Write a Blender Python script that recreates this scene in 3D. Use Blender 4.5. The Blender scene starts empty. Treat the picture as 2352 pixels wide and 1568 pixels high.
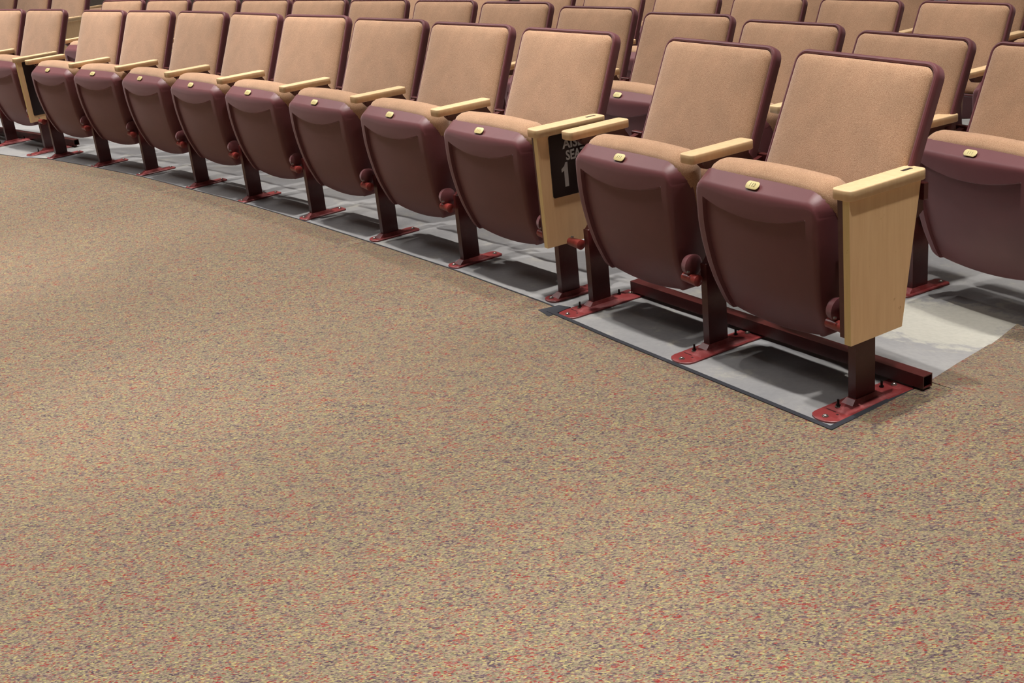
import bpy, bmesh, math, random
from mathutils import Vector, Matrix

random.seed(7)
scene = bpy.context.scene
COL = scene.collection

# ------------------------------------------------------------------ camera, world, lamps, exposure
cam_data = bpy.data.cameras.new('camera')
cam = bpy.data.objects.new('camera', cam_data)
COL.objects.link(cam)
scene.camera = cam
PITCH, ROLL, FPX = 0.363, 0.1045, 2842.88
cam_data.sensor_width = 36.0
cam_data.lens = FPX / 2352 * 36.0
cam_data.clip_end = 100
_fw = Vector((0, math.cos(PITCH), -math.sin(PITCH)))
_up = Vector((0, math.sin(PITCH), math.cos(PITCH)))
_rt = Vector((1, 0, 0))
_R = _rt * math.cos(ROLL) - _up * math.sin(ROLL)
_U = _rt * math.sin(ROLL) + _up * math.cos(ROLL)
_m = Matrix((( _R.x, _U.x, -_fw.x, 0), (_R.y, _U.y, -_fw.y, 0), (_R.z, _U.z, -_fw.z, 1.3764), (0, 0, 0, 1)))
cam.matrix_world = _m

world = bpy.data.worlds.new('auditorium_ambient')
scene.world = world
world.use_nodes = True
_bg = world.node_tree.nodes['Background']
_bg.inputs[0].default_value = (1.0, 0.97, 0.94, 1)
_bg.inputs[1].default_value = 0.055

def downlight(x, y, z, power, col=(1.0, 0.96, 0.91)):
    d = bpy.data.lights.new('downlight', 'SPOT')
    d.energy = power; d.color = col; d.spot_size = math.radians(39); d.spot_blend = 0.9; d.shadow_soft_size = 0.09
    o = bpy.data.objects.new('downlight', d)
    COL.objects.link(o); o.location = (x, y, z)
    return o
# theatre downlights in the ceiling, 7.2 m up, in lines that follow the rows
for j in range(-3, 5):
    for i in range(-3, 5):
        lx = -0.92 + 1.13 * i + 1.50 * j
        ly = 4.76 - 1.55 * i + 1.10 * j
        if -7.5 < lx < 5.5 and -2.0 < ly < 14.0:
            p = 1.0 if j == 0 else (1.13 if j < 0 else (.72 if j == 1 else .52))
            downlight(lx, ly, 7.2, 1420 * p)

def sheen_light(x, y, z, power, size):  # soft lamps added to give the seat-pan tops their sheen
    d = bpy.data.lights.new('sheen_light', 'AREA'); d.shape = 'DISK'; d.size = size; d.energy = power; d.color = (1.0, 0.97, 0.95)
    o = bpy.data.objects.new('sheen_light', d); COL.objects.link(o); o.location = (x, y, z)
for (lx, ly, lp) in ((-4.6, 7.4, 200), (-6.2, 10.8, 160), (-3.0, 11.4, 120)):
    sheen_light(lx, ly, 7.3, lp, 2.2)

scene.view_settings.view_transform = 'Standard'
scene.view_settings.look = 'None'
scene.view_settings.exposure = 0.0
scene.view_settings.gamma = 1.0
scene.view_settings.use_curve_mapping = False

# ------------------------------------------------------------------ materials
def lin(r, g, b, k=.76):
    f = lambda c: (c / 255 / 12.92) if c / 255 <= 0.04045 else ((c / 255 + 0.055) / 1.055) ** 2.4
    return (k * f(r), k * f(g), k * f(b), 1)

def mat(name):
    m = bpy.data.materials.new(name); m.use_nodes = True
    nt = m.node_tree; b = nt.nodes['Principled BSDF']
    return m, nt, b
def N(nt, t, **kw):
    n = nt.nodes.new(t)
    for k, v in kw.items(): setattr(n, k, v)
    return n
def ramp(nt, fac, stops, interp='LINEAR'):
    r = N(nt, 'ShaderNodeValToRGB'); r.color_ramp.interpolation = interp
    e = r.color_ramp.elements
    while len(e) > 1: e.remove(e[0])
    e[0].position, e[0].color = stops[0][0], stops[0][1]
    for p, c in stops[1:]:
        x = e.new(p); x.color = c
    nt.links.new(fac, r.inputs[0]); return r.outputs[0]
def noise(nt, vec, scale, detail=2, rough=.5):
    n = N(nt, 'ShaderNodeTexNoise'); n.inputs['Scale'].default_value = scale
    n.inputs['Detail'].default_value = detail; n.inputs['Roughness'].default_value = rough
    nt.links.new(vec, n.inputs['Vector']); return n
def mixc(nt, fac, a, b, mode='MIX'):
    m = N(nt, 'ShaderNodeMix', data_type='RGBA', blend_type=mode)
    if isinstance(fac, float): m.inputs[0].default_value = fac
    else: nt.links.new(fac, m.inputs[0])
    for i, c in ((6, a), (7, b)):
        if isinstance(c, tuple): m.inputs[i].default_value = c
        else: nt.links.new(c, m.inputs[i])
    return m.outputs[2]
def bump(nt, b, h, strength, dist):
    n = N(nt, 'ShaderNodeBump'); n.inputs['Strength'].default_value = strength
    n.inputs['Distance'].default_value = dist
    nt.links.new(h, n.inputs['Height']); nt.links.new(n.outputs[0], b.inputs['Normal'])
def coord(nt, kind='Object', scale=None):
    c = N(nt, 'ShaderNodeTexCoord').outputs[kind]
    if scale:
        m = N(nt, 'ShaderNodeMapping'); m.inputs['Scale'].default_value = scale
        nt.links.new(c, m.inputs['Vector']); c = m.outputs[0]
    return c

def make_plastic():
    m, nt, b = mat('burgundy_plastic')
    c = coord(nt)
    n = noise(nt, c, 9, 3)
    col = ramp(nt, n.outputs[0], [(.3, (.118, .028, .032, 1)), (.7, (.134, .034, .038, 1))])
    nt.links.new(col, b.inputs['Base Color'])
    g = noise(nt, c, 900, 1)
    bump(nt, b, g.outputs[0], .25, .0006)
    b.inputs['Roughness'].default_value = .48
    b.inputs['Sheen Weight'].default_value = .28; b.inputs['Sheen Roughness'].default_value = .45; b.inputs['Sheen Tint'].default_value = (1, .78, .84, 1)
    b.inputs['Specular IOR Level'].default_value = .5
    return m
def make_fabric():
    m, nt, b = mat('tan_woven_fabric')
    c = coord(nt)
    w1 = noise(nt, coord(nt, 'Object', (420, 420, 900)), 1, 1)
    w2 = noise(nt, coord(nt, 'Object', (900, 900, 300)), 1, 1)
    n = noise(nt, c, 14, 3)
    base = ramp(nt, w1.outputs[0], [(.34, lin(166, 120, 90)), (.5, lin(200, 155, 122)), (.66, lin(226, 188, 152))])
    b2 = ramp(nt, w2.outputs[0], [(.35, lin(176, 132, 102)), (.65, lin(214, 176, 142))])
    col = mixc(nt, .5, base, b2)
    big = ramp(nt, n.outputs[0], [(.3, (.90, .90, .88, 1)), (.7, (1.04, 1.02, 1.0, 1))])
    col = mixc(nt, 1.0, col, big, 'MULTIPLY')
    nt.links.new(col, b.inputs['Base Color'])
    bump(nt, b, w1.outputs[0], .5, .0012)
    b.inputs['Roughness'].default_value = .9
    b.inputs['Specular IOR Level'].default_value = .2
    b.inputs['Sheen Weight'].default_value = .25
    return m
def make_wood(name, a, bb, dark=False):
    m, nt, b = mat(name)
    c = coord(nt, 'Object', (60, 60, 5))
    n = noise(nt, c, 1, 4, .6)
    col = ramp(nt, n.outputs[0], [(.3, a), (.7, bb)])
    c2 = coord(nt)
    s = noise(nt, c2, 25, 4, .7)
    spots = ramp(nt, s.outputs[0], [(.70, (1, 1, 1, 1)), (.76, (.72, .62, .5, 1))])
    col = mixc(nt, 1.0, col, spots, 'MULTIPLY')
    nt.links.new(col, b.inputs['Base Color'])
    b.inputs['Roughness'].default_value = .42
    return m
def make_metal(name, rgb, rough, scuff):
    m, nt, b = mat(name)
    c = coord(nt)
    n = noise(nt, c, 22, 5, .7)
    hi = tuple(min(1, x * scuff[0] + scuff[1]) for x in rgb[:3]) + (1,)
    col = ramp(nt, n.outputs[0], [(.5, rgb), (.72, hi)])
    nt.links.new(col, b.inputs['Base Color'])
    b.inputs['Roughness'].default_value = rough
    b.inputs['Specular IOR Level'].default_value = .6
    return m
def simple(name, rgb, rough=.5, metal=0.0):
    m, nt, b = mat(name)
    n = noise(nt, coord(nt), 40, 2)
    lo = tuple(x * .85 for x in rgb[:3]) + (1,)
    nt.links.new(ramp(nt, n.outputs[0], [(.3, lo), (.7, rgb)]), b.inputs['Base Color'])
    b.inputs['Roughness'].default_value = rough; b.inputs['Metallic'].default_value = metal
    return m
def make_carpet():
    m, nt, b = mat('flecked_loop_carpet')
    c = coord(nt)
    # rotated and stretched along the pile direction
    mp = N(nt, 'ShaderNodeMapping'); mp.inputs['Rotation'].default_value = (0, 0, .55)
    mp.inputs['Scale'].default_value = (.62, 1.25, 1)
    nt.links.new(c, mp.inputs['Vector']); v = mp.outputs[0]
    vo = N(nt, 'ShaderNodeTexVoronoi'); vo.inputs['Scale'].default_value = 300
    nt.links.new(v, vo.inputs['Vector'])
    sep = N(nt, 'ShaderNodeSeparateColor'); nt.links.new(vo.outputs['Color'], sep.inputs[0])
    cl = noise(nt, v, 26, 4, .7)
    mth = N(nt, 'ShaderNodeMath', operation='MULTIPLY_ADD')
    nt.links.new(cl.outputs[0], mth.inputs[0]); mth.inputs[1].default_value = 1.55
    ad = N(nt, 'ShaderNodeMath', operation='MULTIPLY_ADD'); nt.links.new(sep.outputs[0], ad.inputs[0])
    ad.inputs[1].default_value = .62; ad.inputs[2].default_value = -.60
    nt.links.new(ad.outputs[0], mth.inputs[2])
    col = ramp(nt, mth.outputs[0], [(0, lin(98, 76, 84)), (.14, lin(126, 102, 104)), (.26, lin(154, 130, 112)),
                                    (.42, lin(190, 172, 134)), (.60, lin(176, 138, 122)), (.73, lin(178, 100, 86)),
                                    (.82, lin(180, 60, 54))], 'CONSTANT')
    # second set of yarns, olive and pale gold
    y = ramp(nt, sep.outputs[1], [(0, lin(184, 166, 128)), (.4, lin(156, 148, 112)), (.66, lin(214, 194, 128)), (.86, lin(118, 96, 100)), (.94, lin(176, 80, 70))], 'CONSTANT')
    gt = N(nt, 'ShaderNodeMath', operation='GREATER_THAN'); nt.links.new(sep.outputs[2], gt.inputs[0]); gt.inputs[1].default_value = .64
    col = mixc(nt, gt.outputs[0], col, y)
    dk = noise(nt, v, 420, 1)
    sh = ramp(nt, dk.outputs[0], [(.3, (.70, .68, .66, 1)), (.6, (1.1, 1.1, 1.1, 1))])
    col = mixc(nt, 1.0, col, sh, 'MULTIPLY')
    col = mixc(nt, 1.0, col, (.555, .575, .615, 1), 'MULTIPLY')
    big = noise(nt, c, 1.2, 3)
    col = mixc(nt, 1.0, col, ramp(nt, big.outputs[0], [(.3, (.93, .93, .93, 1)), (.7, (1.05, 1.04, 1.03, 1))]), 'MULTIPLY')
    nt.links.new(col, b.inputs['Base Color'])
    bump(nt, b, vo.outputs['Distance'], .5, .002)
    b.inputs['Roughness'].default_value = .95
    b.inputs['Specular IOR Level'].default_value = .1
    b.inputs['Sheen Weight'].default_value = .2
    return m
def make_concrete():
    m, nt, b = mat('sealed_grey_concrete')
    c = coord(nt)
    n1 = noise(nt, c, 2.2, 5, .6)
    col = ramp(nt, n1.outputs[0], [(.3, lin(158, 158, 160)), (.55, lin(176, 175, 174)), (.75, lin(190, 188, 184))])
    n2 = noise(nt, c, 7, 6, .75)
    dust = ramp(nt, n2.outputs[0], [(.55, (0, 0, 0, 1)), (.72, (.7, .7, .7, 1))])
    col = mixc(nt, dust, col, lin(214, 208, 190))
    col = mixc(nt, 1.0, col, (.80, .80, .81, 1), 'MULTIPLY')
    # dried plaster dust spilt beside the end seat
    ds = N(nt, 'ShaderNodeVectorMath', operation='DISTANCE'); nt.links.new(c, ds.inputs[0]); ds.inputs[1].default_value = (1.36, 3.70, -.1)
    nd = noise(nt, c, 11, 5, .7)
    am = N(nt, 'ShaderNodeMath', operation='MULTIPLY_ADD'); nt.links.new(nd.outputs[0], am.inputs[0]); am.inputs[1].default_value = -.45; nt.links.new(ds.outputs['Value'], am.inputs[2])
    pm = ramp(nt, am.outputs[0], [(.0, (.75, .75, .75, 1)), (.06, (0, 0, 0, 1))])
    col = mixc(nt, pm, col, (.44, .425, .36, 1))
    n3 = noise(nt, c, 60, 3)
    col = mixc(nt, 1.0, col, ramp(nt, n3.outputs[0], [(.35, (.92, .92, .92, 1)), (.6, (1, 1, 1, 1))]), 'MULTIPLY')
    nt.links.new(col, b.inputs['Base Color'])
    b.inputs['Roughness'].default_value = .55
    bump(nt, b, n3.outputs[0], .1, .002)
    return m

PLASTIC = make_plastic()
FABRIC = make_fabric()
WOOD = make_wood('maple_armrest', lin(240, 200, 150), lin(250, 216, 170))
PANELW = make_wood('maple_panel', lin(238, 196, 146, .95), lin(248, 210, 160, .95))
EDGEW = make_wood('maple_edge_band', lin(222, 192, 130, .9), lin(232, 204, 142, .9))
STEEL = make_metal('dark_red_painted_steel', lin(84, 28, 26), .38, (1.25, .01))
FOOT = make_metal('scuffed_red_steel', lin(138, 48, 48), .45, (1.3, .06))
RED = simple('bright_red_hinge', lin(150, 58, 52), .35)
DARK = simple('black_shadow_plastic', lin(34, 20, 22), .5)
BOLT = simple('zinc_bolt', lin(190, 188, 180), .3, .9)
BLACKB = simple('black_stud', lin(30, 28, 28), .4, .6)
BRASS = simple('brass_tag', lin(244, 226, 160), .4, .1)
INK = simple('worn_engraving', lin(150, 134, 84), .6)
SIGN = simple('dark_brown_sign', lin(38, 18, 18), .35)
LETTER = simple('off_white_lettering', lin(196, 190, 186), .6)
CARPET = make_carpet()
CONCRETE = make_concrete()
RUBBER = simple('black_rubber_edging', lin(44, 46, 54), .6)
FRAY = simple('dark_seam', lin(26, 22, 22), .9)

# ------------------------------------------------------------------ mesh helpers (y is given as "forward": blender y = -forward)
def V(x, yf, z): return Vector((x, -yf, z))
class MB:
    def __init__(self): self.v = []; self.f = []; self.mi = []
    def loop(self, pts):
        i = len(self.v); self.v += [tuple(p) for p in pts]; return list(range(i, i + len(pts)))
    def bridge(self, a, b, mi=0):
        n = len(a)
        for k in range(n):
            self.f.append((a[k], a[(k + 1) % n], b[(k + 1) % n], b[k])); self.mi.append(mi)
    def cap(self, a, mi=0): self.f.append(tuple(a)); self.mi.append(mi)
    def fan(self, a, c, mi=0):
        i = len(self.v); self.v.append(tuple(c)); n = len(a)
        for k in range(n): self.f.append((a[k], a[(k + 1) % n], i)); self.mi.append(mi)
    def box(self, x0, x1, y0, y1, z0, z1, mi=0, bev=0.0, top=None):
        """forward-y box; top=(x0,x1,y0,y1) optional different top rectangle"""
        t = top or (x0, x1, y0, y1)
        def rect(a, b, c, d, z, e): return [V(a + e, c + e, z), V(b - e, c + e, z), V(b - e, d - e, z), V(a + e, d - e, z)]
        e = bev
        L = [rect(x0, x1, y0, y1, z0, e)]
        if e: L.append(rect(x0, x1, y0, y1, z0 + e, 0)); L.append(rect(*t, z1 - e, 0))
        L.append(rect(*t, z1, e))
        ids = [self.loop(l) for l in L]
        for a, b in zip(ids, ids[1:]): self.bridge(a, b, mi)
        self.cap(ids[0][::-1], mi); self.cap(ids[-1], mi)
    def cyl(self, p, axis, r0, r1, h, n=14, mi=0, dome=0.0):
        a = Vector(axis).normalized(); t = a.orthogonal().normalized(); s = a.cross(t); p = Vector(p)
        ring = lambda r, d: self.loop([p + a * d + (t * math.cos(q) + s * math.sin(q)) * r for q in [2 * math.pi * k / n for k in range(n)]])
        A = ring(r0, 0); B = ring(r1, h); self.bridge(A, B, mi); self.cap(A[::-1], mi)
        if dome: C_ = ring(r1 * .7, h + dome * .7); self.bridge(B, C_, mi); self.fan(C_, p + a * (h + dome), mi)
        else: self.cap(B, mi)
    def mesh(self, name, mats, smooth=True, angle=35):
        me = bpy.data.meshes.new(name); me.from_pydata(self.v, [], self.f)
        for m in mats: me.materials.append(m)
        for p, i in zip(me.polygons, self.mi): p.material_index = i
        bm = bmesh.new(); bm.from_mesh(me); bmesh.ops.recalc_face_normals(bm, faces=bm.faces)
        if smooth:
            for f in bm.faces: f.smooth = True
            for e in bm.edges:
                if len(e.link_faces) == 2 and e.calc_face_angle(0) > math.radians(angle): e.smooth = False
        bm.to_mesh(me); bm.free(); return me

def rrect(hw0, hw1, w0, w1, r, inset, rb=None, n=6):
    """rounded trapezoid in the (u,w) plane: half width hw0 at w0, hw1 at w1"""
    rb = r if rb is None else rb
    pts = []
    w0 += inset; w1 -= inset; hw0 -= inset; hw1 -= inset
    r = max(.002, r - inset) if inset < .012 else max(r - inset, .016 + inset * .4)
    rb = max(.002, rb - inset) if inset < .012 else max(rb - inset, .016 + inset * .4)
    for (cx, cy, rad, a0) in ((hw1 - r, w1 - r, r, 0), (-hw1 + r, w1 - r, r, 90), (-hw0 + rb, w0 + rb, rb, 180), (hw0 - rb, w0 + rb, rb, 270)):
        for k in range(n + 1):
            a = math.radians(a0 + 90 * k / n); pts.append((cx + rad * math.cos(a), cy + rad * math.sin(a)))
    return pts
def densify(pts, step=.03):
    out = []
    for i, p in enumerate(pts):
        q = pts[(i + 1) % len(pts)]; d = math.dist(p, q); k = max(1, int(d / step))
        for j in range(k): out.append((p[0] + (q[0] - p[0]) * j / k, p[1] + (q[1] - p[1]) * j / k))
    return out

# --- backrest plane: w runs up the recline, n is towards the sitter
ST, CT = .38, .925
def BP(u, w, n):
    return V(u, -.313 - ST * (w - .427) + CT * n, .835 + CT * (w - .427) + ST * n)
def back_loops(levels, hw0, hw1, w0, w1, r, rb, mb, mi, cap0=True, centre=None):
    prev = None
    base = None
    for inset, n in levels:
        p = rrect(hw0, hw1, w0, w1, r, inset, rb)
        if base is None: cnt = [max(1, int(math.dist(p[i], p[(i + 1) % len(p)]) / .04)) for i in range(len(p))]; base = 1
        q = []
        for i in range(len(p)):
            a, b = p[i], p[(i + 1) % len(p)]
            for j in range(cnt[i]): q.append((a[0] + (b[0] - a[0]) * j / cnt[i], a[1] + (b[1] - a[1]) * j / cnt[i]))
        ids = mb.loop([BP(x, y, n) for x, y in q])
        if prev is None:
            if cap0: mb.cap(ids[::-1], mi)
        else: mb.bridge(prev, ids, mi)
        prev = ids
    if centre is None: mb.cap(prev, mi)
    else: mb.fan(prev, BP(0, (w0 + w1) / 2, centre), mi)

def mesh_back_shell():
    mb = MB()
    back_loops([(.030, -.044), (.012, -.038), (.002, -.028), (0, -.010), (0, -.003), (.0025, .0015), (.007, .003), (.0115, .0015), (.014, -.006)],
               .252, .2455, 0, .427, .040, .03, mb, 0)
    return mb.mesh('back_shell', [PLASTIC])
def mesh_back_cushion():
    mb = MB()
    back_loops([(.0, -.006), (.0, .003), (.003, .008), (.010, .0125), (.030, .017), (.07, .021), (.12, .0225)],
               .238, .2315, .014, .413, .028, .02, mb, 0, centre=.023)
    return mb.mesh('back_cushion', [FABRIC], angle=60)

# --- tipped-up seat pan
def lerp_tab(t, x):
    for (a, b), (c, d) in zip(t, t[1:]):
        if x <= c: return b + (d - b) * (x - a) / (c - a)
    return t[-1][1]
PROF = [(.12, .000), (.145, .020), (.17, .036), (.20, .051), (.25, .071), (.30, .084), (.36, .094), (.42, .1005), (.48, .1030), (.52, .1025), (.56, .100)]
HWT = .224
def hwz(z):
    t = min(1, max(0, (z - .14) / .30)); t = t * t * (3 - 2 * t); return .196 + (HWT - .196) * t
def mesh_pan():
    mb = MB()
    cs = [0, .2, .4, .58, .72, .80, .842, .858, .90, .94, .97, .99, 1.0]
    cs = [-c for c in cs[:0:-1]] + cs
    rt, rb = .034, .03
    def drop(c, r):
        d = (1 - abs(c)) * HWT
        if d >= r: return 0
        return r - math.sqrt(max(0, r * r - (r - d) ** 2))
    grid = []
    for c in cs:
        zt = .536 - drop(c, rt)
        zb = .143 + .022 * c * c + drop(c, rb)
        a = min(1, abs(c) / .85); arc = .492 - .030 * (1 - a * a)
        rows = [zt + (arc + .0025 - zt) * k / 5 for k in range(6)] + [arc - .0025 + (zb - arc + .0025) * k / 16 for k in range(17)]
        colm = []
        for k, z in enumerate(rows):
            x = c * hwz(z)
            y = lerp_tab(PROF, z) - .012 * c * c
            if k >= 6 and abs(c) < .85: y -= .012
            # roll the crease over a little towards the edges
            e = min(abs(zt - z), .010) ; y -= .003 * (1 - e / .010) ** 2
            es = min((1 - abs(c)) * HWT, .009); y -= .0045 * (1 - es / .009) ** 2
            colm.append(V(x, y, z))
        grid.append(mb.loop(colm))
    nr = len(grid[0])
    for i in range(len(grid) - 1):
        for k in range(nr - 1):
            mb.f.append((grid[i][k], grid[i][k + 1], grid[i + 1][k + 1], grid[i + 1][k])); mb.mi.append(0)
    # border loop: top row left->right, right column down, bottom right->left, left column up
    ids = [g[0] for g in grid] + grid[-1][1:] + [g[-1] for g in grid[-2::-1]] + grid[0][-2:0:-1]
    P = [Vector(mb.v[i]) for i in ids]; n = len(P)
    nor = []
    for i in range(n):
        t = P[(i + 1) % n] - P[i - 1]; v = Vector((-t.z, 0, t.x))
        v = Vector((-t.z, 0, t.x)); v.normalize(); nor.append(v)
    cen = sum(P, Vector()) / n
    if nor[5].dot(P[5] - cen) < 0: nor = [-v for v in nor]
    for _ in range(3): nor = [(nor[i - 1] + nor[i] * 2 + nor[(i + 1) % n]).normalized() for i in range(n)]
    prev = ids
    for lv in range(4):
        pts = []
        for p, v in zip(P, nor):
            nz = max(0, v.z); top = nz ** 1.5; bot = max(0, -v.z)
            out = .015 * (1 - top) + .029 * top - .012 * bot
            deep = min(1, max(0, (.50 - p.z) / .30))
            back = (.068 + .042 * deep) * (1 - top) + .036 * top
            if lv == 0: o, bk = (.004, .005)
            elif lv == 1: o, bk = out, back
            elif lv == 2: o, bk = out - .001, back + .004
            else: o, bk = out - .009, back + .004
            pts.append(p + v * o + Vector((0, bk, 0)))
        nx = mb.loop(pts); mb.bridge(prev, nx, 0); prev = nx
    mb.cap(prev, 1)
    return mb.mesh('seat_pan', [PLASTIC, DARK], angle=50)
def mesh_seat_cushion():
    mb = MB()
    # local plane: s up along the pan rear, n backwards
    O = Vector((0, -.030, .175)); S = Vector((0, .084, .385)); L = S.length; S.normalize(); Nn = Vector((0, -S.z, S.y))
    prev = None; cnt = None
    for inset, n in [(.012, -.006), (.004, .004), (-.004, .016), (-.006, .032), (-.002, .052), (.008, .070), (.022, .083), (.05, .092), (.09, .096)]:
        p = rrect(.192, .232, .03, L + .008, .048, inset, .03)
        if cnt is None: cnt = [max(1, int(math.dist(p[i], p[(i + 1) % len(p)]) / .03)) for i in range(len(p))]
        pts = []
        for i in range(len(p)):
            a, b = p[i], p[(i + 1) % len(p)]
            for j in range(cnt[i]):
                x = a[0] + (b[0] - a[0]) * j / cnt[i]; s = a[1] + (b[1] - a[1]) * j / cnt[i]
                crown = .012 * (1 - (x / .24) ** 2) * max(0, (s - .28) / .12)
                nn = n * (.45 + .62 * min(1, s / L))
                q = O + S * (s + crown) + Nn * nn
                pts.append(V(x, q.y, q.z))
        ids = mb.loop(pts)
        if prev is None: mb.cap(ids[::-1], 0)
        else: mb.bridge(prev, ids, 0)
        prev = ids
    q = O + S * (L * .5) + Nn * .075
    mb.fan(prev, V(0, q.y, q.z))
    return mb.mesh('seat_cushion', [FABRIC], angle=60)

def text_mesh(txt, size, sx=1.0, bold=0.0, depth=.0004, track=1.0):
    cu = bpy.data.curves.new('lettering', 'FONT'); cu.body = txt; cu.size = size; cu.extrude = depth; cu.offset = bold
    cu.align_x = 'CENTER'; cu.align_y = 'CENTER'; cu.space_character = track; cu.resolution_u = 3
    o = bpy.data.objects.new('lettering', cu); COL.objects.link(o)
    dg = bpy.context.evaluated_depsgraph_get(); dg.update()
    me = bpy.data.meshes.new_from_object(o.evaluated_get(dg))
    vs = [(v.co.x * sx, v.co.y, v.co.z) for v in me.vertices]; fs = [tuple(p.vertices) for p in me.polygons]
    bpy.data.objects.remove(o); bpy.data.curves.remove(cu); bpy.data.meshes.remove(me)
    return vs, fs
def mesh_tag(txt):
    mb = MB()
    hw, hh, r = .0235, .0115, .010
    loops = []
    for inset, n in ((0, 0), (0, .0010), (.0012, .0016)):
        loops.append(mb.loop([Vector((x, y, n)) for x, y in rrect(hw, hw, -hh, hh, r, inset)]))
    mb.bridge(loops[0], loops[1]); mb.bridge(loops[1], loops[2]); mb.cap(loops[2]); mb.cap(loops[0][::-1])
    if txt:
        vs, fs = text_mesh(txt, .0150, .95, .0002, .0002, 1.1)
        i = len(mb.v); mb.v += [(x + .15 * y, y, z + .0018) for x, y, z in vs]
        for f in fs: mb.f.append(tuple(k + i for k in f)); mb.mi.append(1)
    else:
        for k in (-1, 0, 1):
            mb.f.append(tuple(mb.loop([Vector((k * .008 - .0012, -.005, .0018)), Vector((k * .008 + .0004, -.005, .0018)), Vector((k * .008 + .0018, .005, .0018)), Vector((k * .008, .005, .0018))]))); mb.mi.append(1)
    return mb.mesh('number_tag', [BRASS, INK])
# tag frame on the sloping top face of the pan
_tn = Vector((0, -.72, .69)).normalized(); _tx = Vector((1, 0, 0)); _ty = _tn.cross(_tx)
TAGM = Matrix(((_tx.x, _ty.x, _tn.x, 0), (_tx.y, _ty.y, _tn.y, -.0865), (_tx.z, _ty.z, _tn.z, .5525), (0, 0, 0, 1)))

def arm_loops(mb, x0, x1, y0, y1, z0, z1, r, mi=0):
    def lp(z, e):
        cx, cy = (x0 + x1) / 2, (y0 + y1) / 2
        p = rrect((x1 - x0) / 2, (x1 - x0) / 2, y0 - cy, y1 - cy, r, e, n=5)
        return mb.loop([V(cx + a, cy + b, z) for a, b in p])
    L = [lp(z0, .0025), lp(z0 + .0025, 0), lp(z1 - .003, 0), lp(z1 - .0008, .001), lp(z1, .003)]
    for a, b in zip(L, L[1:]): mb.bridge(a, b, mi)
    mb.cap(L[0][::-1], mi); mb.cap(L[-1], mi)
def mesh_arm():
    mb = MB(); arm_loops(mb, -.029, .029, -.151, .084, .571, .5975, .013); return mb.mesh('armrest', [WOOD], angle=50)
def mesh_arm_end():
    mb = MB(); arm_loops(mb, .004, .068, -.158, .117, .571, .5975, .016)
    # dark ticket slot near the rear end
    mb.box(.031, .041, -.135, -.100, .5972, .5982, mi=1)
    return mb.mesh('armrest', [WOOD, DARK], angle=50)
def mesh_standard():
    """upright that carries armrest, back and hinge"""
    mb = MB()
    # bent plate: side profile in (yf, z)
    prof = [(.030, .20), (.030, .27), (-.025, .33), (-.078, .44), (-.060, .530), (.020, .545), (.045, .571), (-.135, .571), (-.165, .53), (-.205, .54), (-.215, .47), (-.150, .43), (-.085, .33), (-.036, .25), (-.036, .20)]
    a = mb.loop([V(-.011, y, z) for y, z in prof]); b = mb.loop([V(.011, y, z) for y, z in prof])
    mb.bridge(a, b); mb.cap(a[::-1]); mb.cap(b)
    mb.box(-.020, .020, -.135, .035, .562, .571)
    mb.box(-.026, .026, -.212, -.196, .50, .545, bev=.002)
    return mb.mesh('arm_bracket', [STEEL], smooth=False)
def mesh_pedestal(h=.27):
    mb = MB(); mb.box(-.0125, .0125, -.036, .036, .004, h, bev=.002)
    return mb.mesh('pedestal', [STEEL], angle=50)
def mesh_hinge(boss=True):
    mb = MB()
    if boss: mb.cyl(V(-.050, .048, .262), (1, 0, 0), .028, .033, .022, 24, 0, dome=.008)
    mb.cyl(V(-.056, .062, .226), (1, 0, 0), .013, .017, .062, 14, 1, dome=.005)
    mb.cyl(V(-.018, .074, .250), (0, -1, .35), .0035, .0035, .008, 8, 2)
    return mb.mesh('hinge', [PLASTIC, RED, BOLT])
def mesh_foot_long():
    mb = MB()
    def lp(z, e):
        pts = []
        w = .044 - e; yf = .157 - e; yb = -.156 + e
        pts += [V(-w, yb, z), V(w, yb, z), V(w, yf - .030, z)]
        for k in range(1, 8):
            a = math.radians(90 - 180 * k / 8 * 1) ; pts.append(V(w * math.sin(a), yf - .030 + .030 * math.cos(a), z))
        pts += [V(-w, yf - .030, z)]
        return mb.loop(pts)
    a = lp(0.0002, 0); b = lp(.004, 0); c = lp(.0055, .0015); mb.bridge(a, b); mb.bridge(b, c); mb.cap(a[::-1]); mb.cap(c)
    # raised welded saddle with sloping flanks
    mb.box(-.036, .036, -.118, .092, .0055, .0125, top=(-.020, .020, -.100, .075))
    mb.box(-.019, .019, -.062, .055, .0125, .024, top=(-.0145, .0145, -.042, .040))
    # slots
    mb.box(-.030, .002, .096, .0985, .0054, .0059, mi=1)
    mb.box(.012, .018, .104, .109, .0054, .0059, mi=1)
    return mb.mesh('foot_plate', [FOOT, DARK], angle=30)
def mesh_foot_short():
    mb = MB()
    def lp(z, e):
        w = .034 - e; yf = .092 - e; yb = -.130 + e
        pts = [V(-w, yb + .01, z), V(-w + .01, yb, z), V(w - .01, yb, z), V(w, yb + .01, z), V(w, yf - .022, z)]
        for k in range(1, 8):
            a = math.radians(90 - 180 * k / 8); pts.append(V(w * math.sin(a), yf - .022 + .022 * math.cos(a), z))
        return mb.loop(pts + [V(-w, yf - .022, z)])
    a = lp(0.0002, 0); b = lp(.005, 0); c = lp(.007, .002); mb.bridge(a, b); mb.bridge(b, c); mb.cap(a[::-1]); mb.cap(c)
    mb.box(-.022, .022, -.075, .060, .007, .020, top=(-.0145, .0145, -.045, .040))
    return mb.mesh('foot_plate', [FOOT], angle=30)
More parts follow.
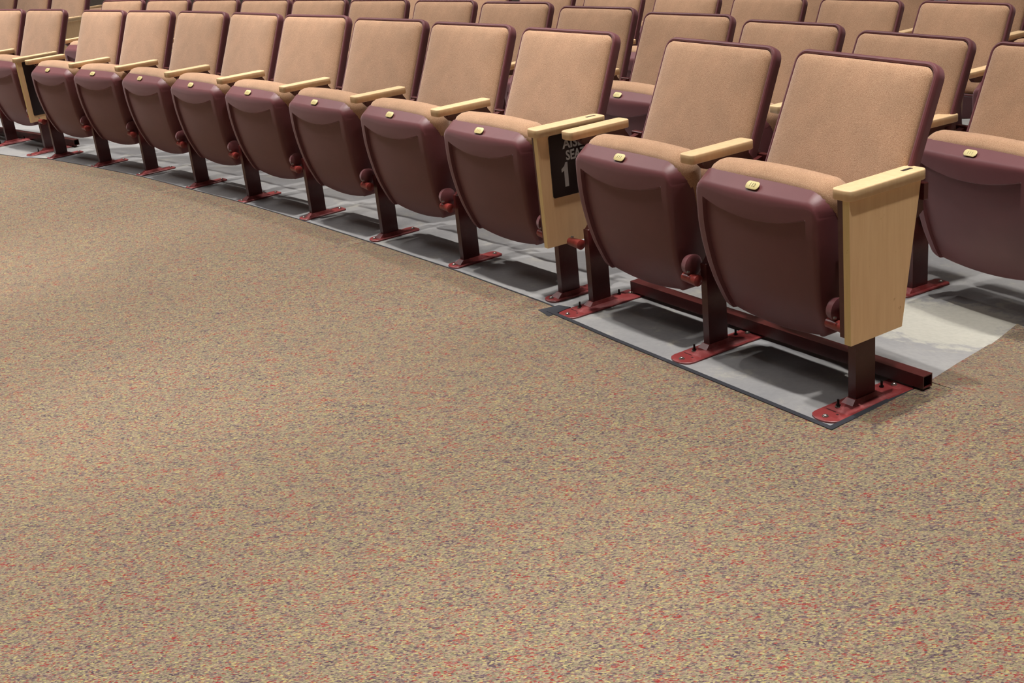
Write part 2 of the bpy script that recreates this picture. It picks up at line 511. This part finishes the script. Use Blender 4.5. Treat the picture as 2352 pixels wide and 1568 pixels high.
def mesh_bolt():
    mb = MB(); mb.cyl((0, 0, 0), (0, 0, 1), .0085, .0085, .0015, 12); mb.cyl((0, 0, .0015), (0, 0, 1), .0058, .0052, .003, 6, dome=.0015)
    return mb.mesh('bolt', [BOLT])
def mesh_stud():
    mb = MB(); mb.cyl((0, 0, 0), (0, 0, 1), .009, .009, .0012, 12, 0); mb.cyl((0, 0, .0012), (0, 0, 1), .0062, .0062, .005, 6, 1); mb.cyl((0, 0, .006), (0, 0, 1), .0032, .0032, .014, 8, 1)
    return mb.mesh('stud', [BOLT, BLACKB])
def mesh_end_panel():
    mb = MB()
    out = [(.113, .571), (.107, .204), (-.079, .204), (-.141, .571)]
    a = mb.loop([V(.040, y, z) for y, z in out]); b = mb.loop([V(.0605, y, z) for y, z in out])
    mb.cap(b, 0); mb.cap(a[::-1], 0)
    n = 4
    for k in range(4): mb.f.append((a[k], a[(k + 1) % 4], b[(k + 1) % 4], b[k])); mb.mi.append(1)
    return mb.mesh('end_panel', [PANELW, EDGEW], smooth=False)
def mesh_panel_liner():
    mb = MB()
    out = [(.104, .571), (.096, .215), (-.070, .215), (-.130, .571)]
    a = mb.loop([V(.0155, y, z) for y, z in out]); b = mb.loop([V(.0398, y, z) for y, z in out])
    mb.bridge(a, b); mb.cap(a[::-1]); mb.cap(b)
    return mb.mesh('panel_liner', [STEEL], smooth=False)
def mesh_sign(lettered=True):
    """drawn in (a,b): a runs from the front edge to the rear, b up; then stood on the panel's outer face"""
    mb = MB()
    w, h = .20, (.205 if lettered else .33)  # unlettered plate is made taller so the dark tone reaches further down
    L = [mb.loop([Vector((x, y, n)) for x, y in rrect(w / 2, w / 2, -h / 2, h / 2, .008, e)]) for e, n in ((0, 0), (0, .002), (.0008, .0028))]
    mb.bridge(L[0], L[1]); mb.bridge(L[1], L[2]); mb.cap(L[2]); mb.cap(L[0][::-1])
    for txt, wd, cy in ((('AISLE', .100, .068), ('SEAT', .078, .029)) if lettered else ()):
        vs, fs = text_mesh(txt, .05, 1, .0014, .0003)
        x0 = min(v[0] for v in vs); x1 = max(v[0] for v in vs); y0 = min(v[1] for v in vs); y1 = max(v[1] for v in vs)
        i = len(mb.v); mb.v += [((x - (x0 + x1) / 2) * wd / (x1 - x0), (y - (y0 + y1) / 2) * .033 / (y1 - y0) + cy, z + .0031) for x, y, z in vs]
        for f in fs: mb.f.append(tuple(k + i for k in f)); mb.mi.append(1)
    if lettered:
        one = [(-.036, -.040), (-.036, .040), (-.044, .040), (-.049, .029), (-.061, .020), (-.061, .009), (-.051, .013), (-.051, -.040)]
        mb.f.append(tuple(mb.loop([Vector((x, y - .032, .0033)) for x, y in one]))); mb.mi.append(1)
    return mb.mesh('sign', [SIGN, LETTER], smooth=False)
# a -> backwards (+y blender), b -> z, n -> +x
SIGNM = Matrix(((0, 0, 1, .0606), (1, 0, 0, .030), (0, 1, 0, .467), (0, 0, 0, 1)))

ME = dict(shell=mesh_back_shell(), bcush=mesh_back_cushion(), pan=mesh_pan(), scush=mesh_seat_cushion(), arm=mesh_arm(),
          arm_end=mesh_arm_end(), std=mesh_standard(), ped=mesh_pedestal(), hinge=mesh_hinge(), hinge_left=mesh_hinge(False), footl=mesh_foot_long(), foots=mesh_foot_short(),
          bolt=mesh_bolt(), stud=mesh_stud(), panel=mesh_end_panel(), liner=mesh_panel_liner(), sign=mesh_sign(), plain_plate=mesh_sign(False), tag=mesh_tag(''))

def ob(name, me, parent=None, mx=None):
    o = bpy.data.objects.new(name, me); COL.objects.link(o)
    if parent is not None: o.parent = parent
    if mx is not None: o.matrix_basis = mx
    return o
def pose(x, y, ph, z=0.0, s=1.0):
    return Matrix.Translation((x, y, z)) @ Matrix.Rotation(-ph, 4, 'Z') @ Matrix.Scale(s, 4)

def support(chair, inv, sp, z, s, end=False, sign=False, long_foot=False, detail=True, outer=False):
    """armrest, bracket, pedestal and foot plate of one upright, as parts of the chair"""
    L = inv @ pose(sp[0], sp[1], sp[2], z, s)
    ob('armrest', ME['arm_end'] if end else ME['arm'], chair, L)
    ob('arm_bracket', ME['std'], chair, L)
    ob('pedestal', ME['ped'], chair, L)
    ob('hinge', ME['hinge_left'] if outer else ME['hinge'], chair, L)
    fp = ob('foot_plate', ME['footl'] if long_foot else ME['foots'], chair, L)
    if detail:
        if long_foot:
            ob('bolt', ME['bolt'], fp, Matrix.Translation((0, -.134, .0055)))
            ob('bolt', ME['bolt'], fp, Matrix.Translation((-.008, .134, .0055)))
            ob('stud', ME['stud'], fp, Matrix.Translation((-.010, -.076, .0105)))
            ob('stud', ME['stud'], fp, Matrix.Translation((-.010, .088, .0105)))
        else:
            ob('bolt', ME['bolt'], fp, Matrix.Translation((-.004, -.072, .0072)))
            ob('bolt', ME['bolt'], fp, Matrix.Translation((.004, .110, .0072)))
    if end:
        pn = ob('end_panel', ME['panel'], chair, L); pn['label'] = 'pale maple end panel with a lighter edge band'
        ob('panel_liner', ME['liner'], chair, L)
        if sign:
            sg = ob('sign', ME['plain_plate'], pn, Matrix.Translation((0, -.012, -.06)) @ SIGNM) if sign == 'plain' else ob('sign', ME['sign'], pn, SIGNM); sg['label'] = 'plain-looking dark brown plate' if sign == 'plain' else 'dark brown aisle seat sign with off-white letters'

def chair(label, group, mid, ph, z, right, back=None, left=None, end=False, sign=False, long_foot=False, s=1.0, seatx=1.0, tag=None, detail=True):
    root = bpy.data.objects.new('auditorium_seat', None); COL.objects.link(root)
    root.empty_display_size = .1
    M = pose(mid[0], mid[1], ph, z, s); root.matrix_world = M
    root['label'] = label; root['category'] = 'auditorium seat'; root['group'] = group
    inv = M.inverted()
    b = back or [mid[0], mid[1], ph, 1.0]
    BL = inv @ pose(b[0], b[1], b[2], z, s) @ Matrix.Diagonal((b[3], 1, 1, 1))
    sh = ob('backrest', ME['shell'], root, BL); ob('back_cushion', ME['bcush'], sh)
    pn = ob('seat_pan', ME['pan'], root, Matrix.Translation((-.011 if long_foot else -.016, 0, 0)) @ Matrix.Diagonal((seatx, 1, 1, 1)))
    ob('seat_cushion', ME['scush'], pn, Matrix.Translation((.008, 0, 0)))
    t = ob('number_tag', mesh_tag(tag) if tag else ME['tag'], pn, TAGM)
    t['label'] = 'small oval brass seat number tag'
    support(root, inv, right, z, s, end, sign, long_foot, detail)
    if left: support(root, inv, left, z, s, False, False, long_foot, detail, outer=True)
    return root

T = {"sup":{"R0":[0.3047,3.8749,1.0233],"R1":[0.5991,3.3951,1.017],"R2":[0.886,2.9143,1.0169],"M0":[-2.6376,7.6313,0.8833],"M1":[-2.2523,7.217,0.8928],"M2":[-1.8904,6.8393,0.9126],"M3":[-1.5182,6.3789,0.9271],"M4":[-1.1726,5.9439,0.938],"M5":[-0.8123,5.4806,0.9565],"M6":[-0.4601,5.0028,0.9931],"M7":[-0.1249,4.5164,0.9978],"M8":[0.2127,4.0114,1.0514],"L8":[-2.7781,7.8641,0.8178],"L7":[-3.1719,8.3034,0.85],"L6":[-3.5657,8.7428,0.85]},"ch":{"R2":[[0.7426,3.1547,1.0169],1.0327,[0.715,3.112,1.11,1.065]],"R1":[[0.4519,3.635,1.0202],1.0204,[0.4412,3.6165,1.063,1.0289]],"M8":[[0.0439,4.2639,1.0246],0.9815,[0.0524,4.2563,0.9688,1.0642]],"M7":[[-0.2925,4.7596,0.9955],0.9673,[-0.2783,4.7559,0.9221,1.0496]],"M6":[[-0.6362,5.2417,0.9748],0.9356,[-0.6187,5.2444,0.8907,1.0565]],"M5":[[-0.9924,5.7122,0.9472],0.9098,[-0.9823,5.739,0.8456,1.0528]],"M4":[[-1.3454,6.1614,0.9326],0.8995,[-1.3439,6.1906,0.8935,0.9753]],"M3":[[-1.7043,6.6091,0.9199],0.8908,[-1.6908,6.6165,0.8586,1.0213]],"M2":[[-2.0713,7.0281,0.9027],0.807,[-2.0628,7.0365,0.8085,0.9996]],"M1":[[-2.4449,7.4241,0.888],0.8215,[-2.4337,7.4349,0.8031,1.0106]]},"zA":-0.1202,"A":{"-6":[[-2.8626,9.4555,0.7398],[-2.8457,9.4891,0.6853,1.0363]],"-5":[[-2.4227,9.0424,0.7682],[-2.416,9.0737,0.7182,1.0273]],"-4":[[-1.9947,8.6169,0.7966],[-1.9943,8.6468,0.7317,1.0356]],"-3":[[-1.579,8.1795,0.825],[-1.5886,8.2114,0.7576,1.028]],"-2":[[-1.1758,7.7304,0.8535],[-1.1835,7.7675,0.7579,1.0516]],"-1":[[-0.7856,7.2701,0.8819],[-0.7907,7.3167,0.7868,1.0447]],"0":[[-0.4086,6.7988,0.9103],[-0.4041,6.854,0.8375,1.0289]],"1":[[-0.0452,6.317,0.9387],[-0.0316,6.3723,0.8536,1.0713]],"2":[[0.3044,5.8251,0.9671],[0.3212,5.8604,0.9149,1.0636]],"3":[[0.6398,5.3235,0.9956],[0.6574,5.329,0.9455,1.0967]],"4":[[0.9609,4.8125,1.024],[0.9621,4.7952,1.0122,1.0793]],"5":[[1.2673,4.2926,1.0524],[1.2321,4.2237,1.0814,1.0734]],"6":[[1.5589,3.7642,1.0808],[1.5206,3.7188,1.0517,0.9796]]},"As":{"-7":[-3.0869,9.6573,0.7256],"-6":[-2.6412,9.2505,0.754],"-5":[-2.2072,8.8312,0.7824],"-4":[-1.7853,8.3997,0.8108],"-3":[-1.3758,7.9564,0.8393],"-2":[-0.9791,7.5016,0.8677],"-1":[-0.5955,7.0358,0.8961],"0":[-0.2252,6.5592,0.9245],"1":[0.1313,6.0723,0.9529],"2":[0.4739,5.5755,0.9814],"3":[0.8022,5.0691,1.0098],"4":[1.116,4.5536,1.0382],"5":[1.4248,4.0482,1.0955],"6":[1.699,3.497,1.095]},"B":{"-6":[-1.4108,9.8626,0.7752],"-5":[-0.9855,9.4346,0.802],"-4":[-0.5717,8.9952,0.8288],"-3":[-0.1699,8.545,0.8556],"-2":[0.2197,8.0841,0.8824],"-1":[0.5969,7.613,0.9091],"0":[0.9612,7.1319,0.9359],"1":[1.3126,6.6413,0.9627],"2":[1.6507,6.1414,0.9895],"3":[1.9753,5.6326,1.0163],"4":[2.2861,5.1154,1.0431],"5":[2.583,4.59,1.0699]},"Bs":{"-11":[-3.4604,11.6419,0.6547],"-10":[-2.9866,11.2681,0.6814],"-9":[-2.523,10.8817,0.7082],"-8":[-2.07,10.483,0.735],"-7":[-1.6278,10.0724,0.7618],"-6":[-1.1967,9.65,0.7886],"-5":[-0.7771,9.2163,0.8154],"-4":[-0.3693,8.7715,0.8422],"-3":[0.0265,8.3159,0.869],"-2":[0.4099,7.8498,0.8958],"-1":[0.7807,7.3737,0.9225],"0":[1.1386,6.8878,0.9493],"1":[1.4833,6.3925,0.9761],"2":[1.8147,5.8881,1.0029],"3":[2.1324,5.3751,1.0297],"4":[2.4363,4.8537,1.0565],"5":[2.7261,4.3243,1.0833]},"C":{"-3":[0.3069,9.5082,0.8379],"-2":[0.7048,9.0545,0.8636],"-1":[1.091,8.5908,0.8893],"0":[1.4651,8.1173,0.9149],"1":[1.827,7.6343,0.9406],"2":[2.1764,7.1423,0.9662],"3":[2.513,6.6414,0.9919],"4":[2.8367,6.132,1.0175],"5":[3.1472,5.6146,1.0432]},"Cs":{"-4":[0.1036,9.7312,0.8251],"-3":[0.5073,9.2827,0.8508],"-2":[0.8994,8.8239,0.8764],"-1":[1.2796,8.3552,0.9021],"0":[1.6476,7.877,0.9277],"1":[2.0033,7.3894,0.9534],"2":[2.3463,6.8929,0.9791],"3":[2.6765,6.3877,1.0047],"4":[2.9936,5.8743,1.0304],"5":[3.2974,5.3529,1.056]},"L":{"8":[[-2.9749946094039705,8.083768387602605],[-2.9613864968287724,8.020400120145606,0.7978938996383674,1.036892958484725]],"7":[[-3.3687976766503422,8.523107828385413],[-3.3663592281809924,8.427781249472144,0.751535655231895,1.060484166473753]]},"K":[-3.4516,10.6098,-0.1274,0.83],"Dd":[-3.6454,12.1028,-0.0998],"zAi":{"-7":-0.0902,"-6":-0.0902,"-5":-0.0922,"-4":-0.0942,"-3":-0.0952,"-2":-0.0942,"-1":-0.0942,"0":-0.0942,"1":-0.0962,"2":-0.1062,"3":-0.1162,"4":-0.1242,"5":-0.1302,"6":-0.1362},"ROW":[[[-5.568,10.977,0.0],[-3.566,8.743,0.0],[-3.172,8.303,0.0],[-2.778,7.864,0.0],[-2.252,7.217,0.0],[-1.89,6.839,0.0],[-1.518,6.379,0.0],[-1.173,5.944,0.0],[-0.812,5.481,0.0],[-0.46,5.003,0.0],[-0.125,4.516,0.0],[0.213,4.011,0.0],[0.305,3.875,0.0],[0.599,3.395,0.0],[0.886,2.914,0.0],[2.423,0.338,0.0]],[[-5.303,11.68,-0.09],[-3.087,9.657,-0.09],[-2.641,9.251,-0.09],[-2.207,8.831,-0.092],[-1.785,8.4,-0.094],[-1.376,7.956,-0.095],[-0.979,7.502,-0.094],[-0.596,7.036,-0.094],[-0.225,6.559,-0.094],[0.131,6.072,-0.096],[0.474,5.575,-0.106],[0.802,5.069,-0.116],[1.116,4.554,-0.124],[1.425,4.048,-0.13],[1.699,3.497,-0.136],[3.035,0.811,-0.136]],[[-5.476,12.824,-0.127],[-3.452,10.61,-0.127],[-2.07,10.483,-0.23],[-1.628,10.072,-0.23],[-1.197,9.65,-0.23],[-0.777,9.216,-0.23],[-0.369,8.771,-0.23],[0.026,8.316,-0.23],[0.41,7.85,-0.23],[0.781,7.374,-0.23],[1.139,6.888,-0.23],[1.483,6.393,-0.23],[1.815,5.888,-0.23],[2.132,5.375,-0.23],[2.436,4.854,-0.23],[2.726,4.324,-0.23],[4.167,1.693,-0.23]],[[-5.645,14.103,-0.1],[-3.645,12.103,-0.1],[0.104,9.731,-0.26],[0.507,9.283,-0.26],[0.899,8.824,-0.26],[1.28,8.355,-0.26],[1.648,7.877,-0.26],[2.003,7.389,-0.26],[2.346,6.893,-0.26],[2.676,6.388,-0.26],[2.994,5.874,-0.26],[3.297,5.353,-0.26],[5.311,1.897,-0.26]]]}
def _seg(px,py,a,b):
    ax,ay=a[0],a[1]; dx,dy=b[0]-ax,b[1]-ay
    L2=dx*dx+dy*dy; t=((px-ax)*dx+(py-ay)*dy)/L2
    tc=min(1,max(0,t)); qx,qy=ax+dx*tc,ay+dy*tc
    d=math.hypot(px-qx,py-qy)
    side=(dx*(py-ay)-dy*(px-ax))     # row runs left->right; behind (away from viewer) is positive
    return d,(d if side>0 else -d),a[2]+(b[2]-a[2])*tc
def _line(px,py,P):
    best=None
    for i in range(len(P)-1):
        r=_seg(px,py,P[i],P[i+1])
        if best is None or r[0]<best[0]: best=r
    return best[1],best[2]
FLAT=.2
def floor_h(x,y):
    prev=None
    for P in ROWLINES:
        d,z=_line(x,y,P)
        if d<0:
            if prev is None: return 0.0
            pd,pz=prev; D=pd-d
            t=min(1,max(0,(pd-FLAT)/max(.05,D-2*FLAT)))
            return pz+(z-pz)*t
        prev=(d,z)
    return prev[1]

ROWLINES = T['ROW']

# ------------------------------------------------------------------ setting: floor, carpet, edgings
def struct(o): o['kind'] = 'structure'; return o
def grid_mesh(name, x0, x1, y0, y1, st, m, fn):
    nx = int((x1 - x0) / st) + 1; ny = int((y1 - y0) / st) + 1
    vs = [(x0 + i * st, y0 + j * st, fn(x0 + i * st, y0 + j * st)) for j in range(ny) for i in range(nx)]
    fs = [(j * nx + i, j * nx + i + 1, (j + 1) * nx + i + 1, (j + 1) * nx + i) for j in range(ny - 1) for i in range(nx - 1)]
    me = bpy.data.meshes.new(name); me.from_pydata(vs, [], fs); me.materials.append(m)
    for p in me.polygons: p.use_smooth = True
    return me
struct(ob('floor', grid_mesh('floor', -8.0, 6.0, -1.4, 15.0, .1, CONCRETE, lambda x, y: floor_h(x, y) - .0002)))

WALL = simple('warm_grey_wall', lin(120, 104, 92), .8)
def wall(name, x0, x1, y0, y1):
    mb = MB(); L = [mb.loop([(x0, y0, z), (x1, y0, z), (x1, y1, z), (x0, y1, z)]) for z in (-.6, 7.4)]
    mb.bridge(L[0], L[1]); mb.cap(L[0][::-1]); mb.cap(L[1]); struct(ob(name, mb.mesh(name, [WALL], smooth=False)))
wall('wall_back', -8.2, 6.2, 15.0, 15.2); wall('wall_left', -8.2, -8.0, -1.4, 15.0); wall('wall_right', 6.0, 6.2, -1.4, 15.0)
M_EDGE = [(-7.98, 14.0), (-5.4, 10.75), (-4.2, 9.25), (-3.4198, 8.2687), (-3.1109, 7.8862), (-2.8837, 7.6797), (-2.72, 7.575), (-2.3486, 7.1904), (-1.9317, 6.7378), (-1.6033, 6.331),
          (-1.2604, 5.9055), (-0.8864, 5.4066), (-0.5424, 4.9253), (-0.2109, 4.45), (0.1114, 3.9534), (0.150, 3.890)]
R_EDGE = [(0.097, 3.874), (0.142, 3.820), (0.292, 3.552), (0.764, 2.759), (1.086, 2.985)]
SEAM = [(1.086, 2.985), (1.172, 2.859), (2.6, .55), (2.9, -1.3)]
def carpet_front():
    pts = M_EDGE + R_EDGE + SEAM[1:] + [(-7.98, -1.3)]
    bm = bmesh.new()
    top = [bm.verts.new((x, y, .006)) for x, y in pts]; f = bm.faces.new(top)
    bot = [bm.verts.new((x, y, .0)) for x, y in pts]
    for i in range(len(pts)): bm.faces.new((top[i], top[(i + 1) % len(pts)], bot[(i + 1) % len(pts)], bot[i]))
    bmesh.ops.recalc_face_normals(bm, faces=bm.faces)
    bmesh.ops.triangulate(bm, faces=[f])
    me = bpy.data.meshes.new('carpet'); bm.to_mesh(me); bm.free(); me.materials.append(CARPET); return me
c1 = ob('carpet', carpet_front()); c1['label'] = 'brown carpet flecked with red and yellow filling the open floor'; c1['category'] = 'carpet'
def carpet_side():
    """aisle carpet, cut on the floor's own grid so that it follows the slope"""
    edge = [(1.0885, 2.989), (1.2555, 3.2242), (1.4471, 3.4803), (1.606, 3.642), (1.630, 3.43), (1.69, 3.26), (1.79, 3.30), (1.98, 3.58),
            (2.30, 4.00), (2.52, 4.30), (2.70, 4.62), (3.05, 5.20), (3.60, 6.10), (4.3, 7.3)]
    pts = [(x, y) for x, y in edge] + [(5.9, 7.3), (5.9, -1.3)] + [(x + .002, y + .001) for x, y in SEAM[:0:-1]]
    bm = bmesh.new()
    f = bm.faces.new([bm.verts.new((x, y, 0)) for x, y in pts])
    bmesh.ops.triangulate(bm, faces=[f])
    for k in range(1, 50):
        x = 1.0 + .1 * k
        bmesh.ops.bisect_plane(bm, geom=bm.verts[:] + bm.edges[:] + bm.faces[:], plane_co=(x, 0, 0), plane_no=(1, 0, 0))
    for k in range(0, 88):
        y = -1.4 + .1 * k
        bmesh.ops.bisect_plane(bm, geom=bm.verts[:] + bm.edges[:] + bm.faces[:], plane_co=(0, y, 0), plane_no=(0, 1, 0))
    bmesh.ops.remove_doubles(bm, verts=bm.verts, dist=.0005)
    for v in bm.verts: v.co.z = floor_h(v.co.x, v.co.y) + .009
    rim = [e for e in bm.edges if e.is_boundary]
    r = bmesh.ops.extrude_edge_only(bm, edges=rim)
    for v in r['geom']:
        if isinstance(v, bmesh.types.BMVert): v.co.z -= .009
    me = bpy.data.meshes.new('carpet'); bm.to_mesh(me); bm.free(); me.materials.append(CARPET)
    return me
c2 = ob('carpet', carpet_side()); c2['label'] = 'flecked aisle carpet beside the bare concrete, beyond the seam at the right'; c2['category'] = 'carpet'

def strip(name, pts, w, h, m, side=1):
    """flat strip of width w lying to one side of a polyline"""
    P = [Vector((x, y)) for x, y in pts]; nn = []
    for i in range(len(P)):
        a = P[max(0, i - 1)]; b = P[min(len(P) - 1, i + 1)]; t = (b - a).normalized(); nn.append(Vector((-t.y, t.x)) * side)
    mb = MB(); prev = None
    for p, v in zip(P, nn):
        q = p + v * w; z = floor_h(p.x, p.y)
        c = mb.loop([(p.x, p.y, z), (p.x, p.y, z + h), (q.x, q.y, z + h), (q.x, q.y, z)])
        if prev: mb.bridge(prev, c)
        else: mb.cap(c[::-1])
        prev = c
    mb.cap(prev)
    return struct(ob(name, mb.mesh(name, [m], smooth=False)))
strip('trim_1', M_EDGE, .006, .0075, RUBBER, 1)
strip('trim_2', [(0.124, 3.850), (0.292, 3.552), (0.764, 2.759)], .015, .0085, RUBBER, 1)
strip('trim_3', [(0.764, 2.759), (1.098, 2.992)], .017, .0085, RUBBER, 1)
_mb = MB(); _l = _mb.loop([(.097, 3.874, .0072), (.128, 3.80, .0072), (.205, 3.868, .0072), (.168, 3.900, .0072)]); _k = _mb.loop([(.097, 3.874, .0), (.128, 3.80, .0), (.205, 3.868, .0), (.168, 3.900, .0)])
_mb.bridge(_l, _k); _mb.cap(_l); struct(ob('trim_4', _mb.mesh('trim_4', [RUBBER], smooth=False)))
strip('trim_5', [(1.090, 2.984), (1.172, 2.859), (1.30, 2.65)], .006, .0068, FRAY, 1)

# ------------------------------------------------------------------ seats
ORD = ['first', 'second', 'third', 'fourth', 'fifth', 'sixth', 'seventh', 'eighth', 'ninth', 'tenth', 'eleventh', 'twelfth', 'thirteenth']
S, CH = T['sup'], T['ch']
G1 = 'front-row seats'
def mid_of(a, b):
    return [(a[0] + b[0]) / 2, (a[1] + b[1]) / 2], math.atan2(-(b[1] - a[1]), b[0] - a[0]), math.hypot(b[0] - a[0], b[1] - a[1])
c = CH['R2']
chair('tan and burgundy front-row seat numbered 112 with wooden end panel at the right end', 'two seats at the right end of the front row', c[0], c[1], 0, S['R2'], c[2], end=True, long_foot=True, tag='112')
c = CH['R1']
chair('front-row seat numbered 111, in front of the aisle sign and left of seat 112', 'two seats at the right end of the front row', c[0], c[1], 0, S['R1'], c[2], left=S['R0'], long_foot=True, tag='111')
for i in range(8, 0, -1):
    k = 'M%d' % i; c = CH[k]; n = 8 - i
    lab = ('front-row tip-up seat whose wooden end panel carries the aisle seat sign' if n == 0 else
           'front-row tip-up seat, %s to the left of the aisle-sign seat' % ORD[n - 1] + (', leftmost of its bank' if i == 1 else ''))
    m, ph, L = mid_of(S['M%d' % (i - 1)], S[k])
    chair(lab, G1, m, ph, 0, S[k], c[2], left=S['M0'] if i == 1 else None, end=(i == 8), sign=(i == 8), seatx=1.03)
for i in (8, 7):
    k = 'L%d' % i; b = T['L'][str(i)]
    m, ph, L = mid_of(S['L%d' % (i - 1)], S[k])
    chair('front-row seat at the far left edge, %s' % ('with a wooden end panel seen edge-on' if i == 8 else 'cut by the photo edge'), 'front-row seats of the far left bank',
          m, ph, 0, S[k], b[1], left=S['L6'] if i == 7 else None, end=(i == 8), sign='plain' if i == 8 else False, long_foot=True, seatx=1.03)
zA = T['zA']
AS, BS, CS = T['As'], T['Bs'], T['Cs']
for i in range(6, -7, -1):
    d = T['A'][str(i)]; n = 6 - i
    r, l = AS[str(i)], AS[str(i - 1)]; m, ph, L = mid_of(l, r)
    lab = ('second-row seat cut by the right photo edge, its dark seat bottom showing' if n == 0 else
           'second-row seat, %s to the left of the one cut by the right photo edge' % ORD[n - 1])
    if i == 3: lab = 'second-row seat whose numbered edge shows between the front-row seats by the aisle sign'
    if i == -6: lab = 'second-row seat at the left end of its bank, above the left front-row seats'
    chair(lab, 'second-row seats', m, ph, T['zAi'][str(i)], r, d[1], left=AS['-7'] if i == -6 else None, seatx=1.05, detail=(i > 3))
for i in range(4, -8, -1):
    r, l = BS[str(i)], BS[str(i - 1)]; m, ph, L = mid_of(l, r); n = 4 - i
    lab = ('third-row seat at the right photo edge, only a sliver of its back showing' if n == 0 else
           'third-row seat back, %s to the left of the sliver at the top right corner' % ORD[n - 1])
    chair(lab, 'third-row seats along the top edge', m, ph, -.23, r, [m[0], m[1], ph, 1.04], left=l if i == -7 else None, seatx=1.04, detail=False)
for i in range(5, -3, -1):
    r, l = CS[str(i)], CS[str(i - 1)]; m, ph, L = mid_of(l, r)
    chair('fourth-row seat glimpsed through the %s gap between third-row backs from the right' % ORD[5 - i], 'fourth-row seats glimpsed through gaps', m, ph, -.26, r, [m[0], m[1], ph, 1.04], left=l if i == -2 else None, seatx=1.04, detail=False)
# bank of seats further back at the top left, with its own maple end panel
K = T['K']; ks = 1.2
ex = Vector((math.cos(K[3]), -math.sin(K[3])))
pos = lambda t: (K[0] + ex.x * t, K[1] + ex.y * t)
names = ['with a maple end panel at the top left', 'second from the maple end panel at the top left', 'in the top left corner, cut by the photo edge']
for j in range(3):
    r = (*pos(-.59 * ks * j), K[3]); l = (*pos(-.59 * ks * (j + 1)), K[3]); m, ph, L = mid_of(l, r)
    chair('rear-bank seat %s' % names[j], 'rear-bank seats at the top left', m, ph, K[2], r, [m[0], m[1], ph, 1.08], left=l if j == 2 else None, end=(j == 0), s=ks, detail=False)
D = T['Dd']; exd = Vector((math.cos(.75), -math.sin(.75)))
l = (D[0], D[1], .75); r = (D[0] + exd.x * .62, D[1] + exd.y * .62, .75); m, ph, L = mid_of(l, r)
chair('rear seat showing only its pale armrest above the left second-row seats', 'rear-bank seats at the top left', m, ph, D[2], r, left=l, s=1.1, detail=False)

# ------------------------------------------------------------------ square tubes that tie the loose seat units together
def beam(a, b, label, zc=.030, hs=.018):
    a = Vector((a[0], a[1], zc)); b = Vector((b[0], b[1], zc)); d = (b - a); L = d.length
    mb = MB()
    def sq(x, h): return mb.loop([Vector((x, -h, -h)), Vector((x, h, -h)), Vector((x, h, h)), Vector((x, -h, h))])
    o1 = sq(0, hs); o2 = sq(L, hs); i2 = sq(L, hs - .003); i3 = sq(L - .05, hs - .003); i1 = sq(0, hs - .003); i0 = sq(.05, hs - .003)
    mb.bridge(o1, o2); mb.bridge(o2, i2); mb.bridge(i2, i3); mb.cap(i3); mb.bridge(o1, i1); mb.bridge(i1, i0); mb.cap(i0)
    o = ob('floor_beam', mb.mesh('floor_beam', [STEEL], smooth=False))
    o.matrix_world = Matrix.Translation(a) @ Matrix.Rotation(math.atan2(d.y, d.x), 4, 'Z')
    o['label'] = label; o['category'] = 'metal beam'
beam((.432, 3.960), (1.066, 2.937), 'dark red square steel tube on the floor behind the two right-end seats')
beam((-3.60, 8.93), (-2.62, 7.90), 'dark steel tube on the floor behind the far left front-row seats')
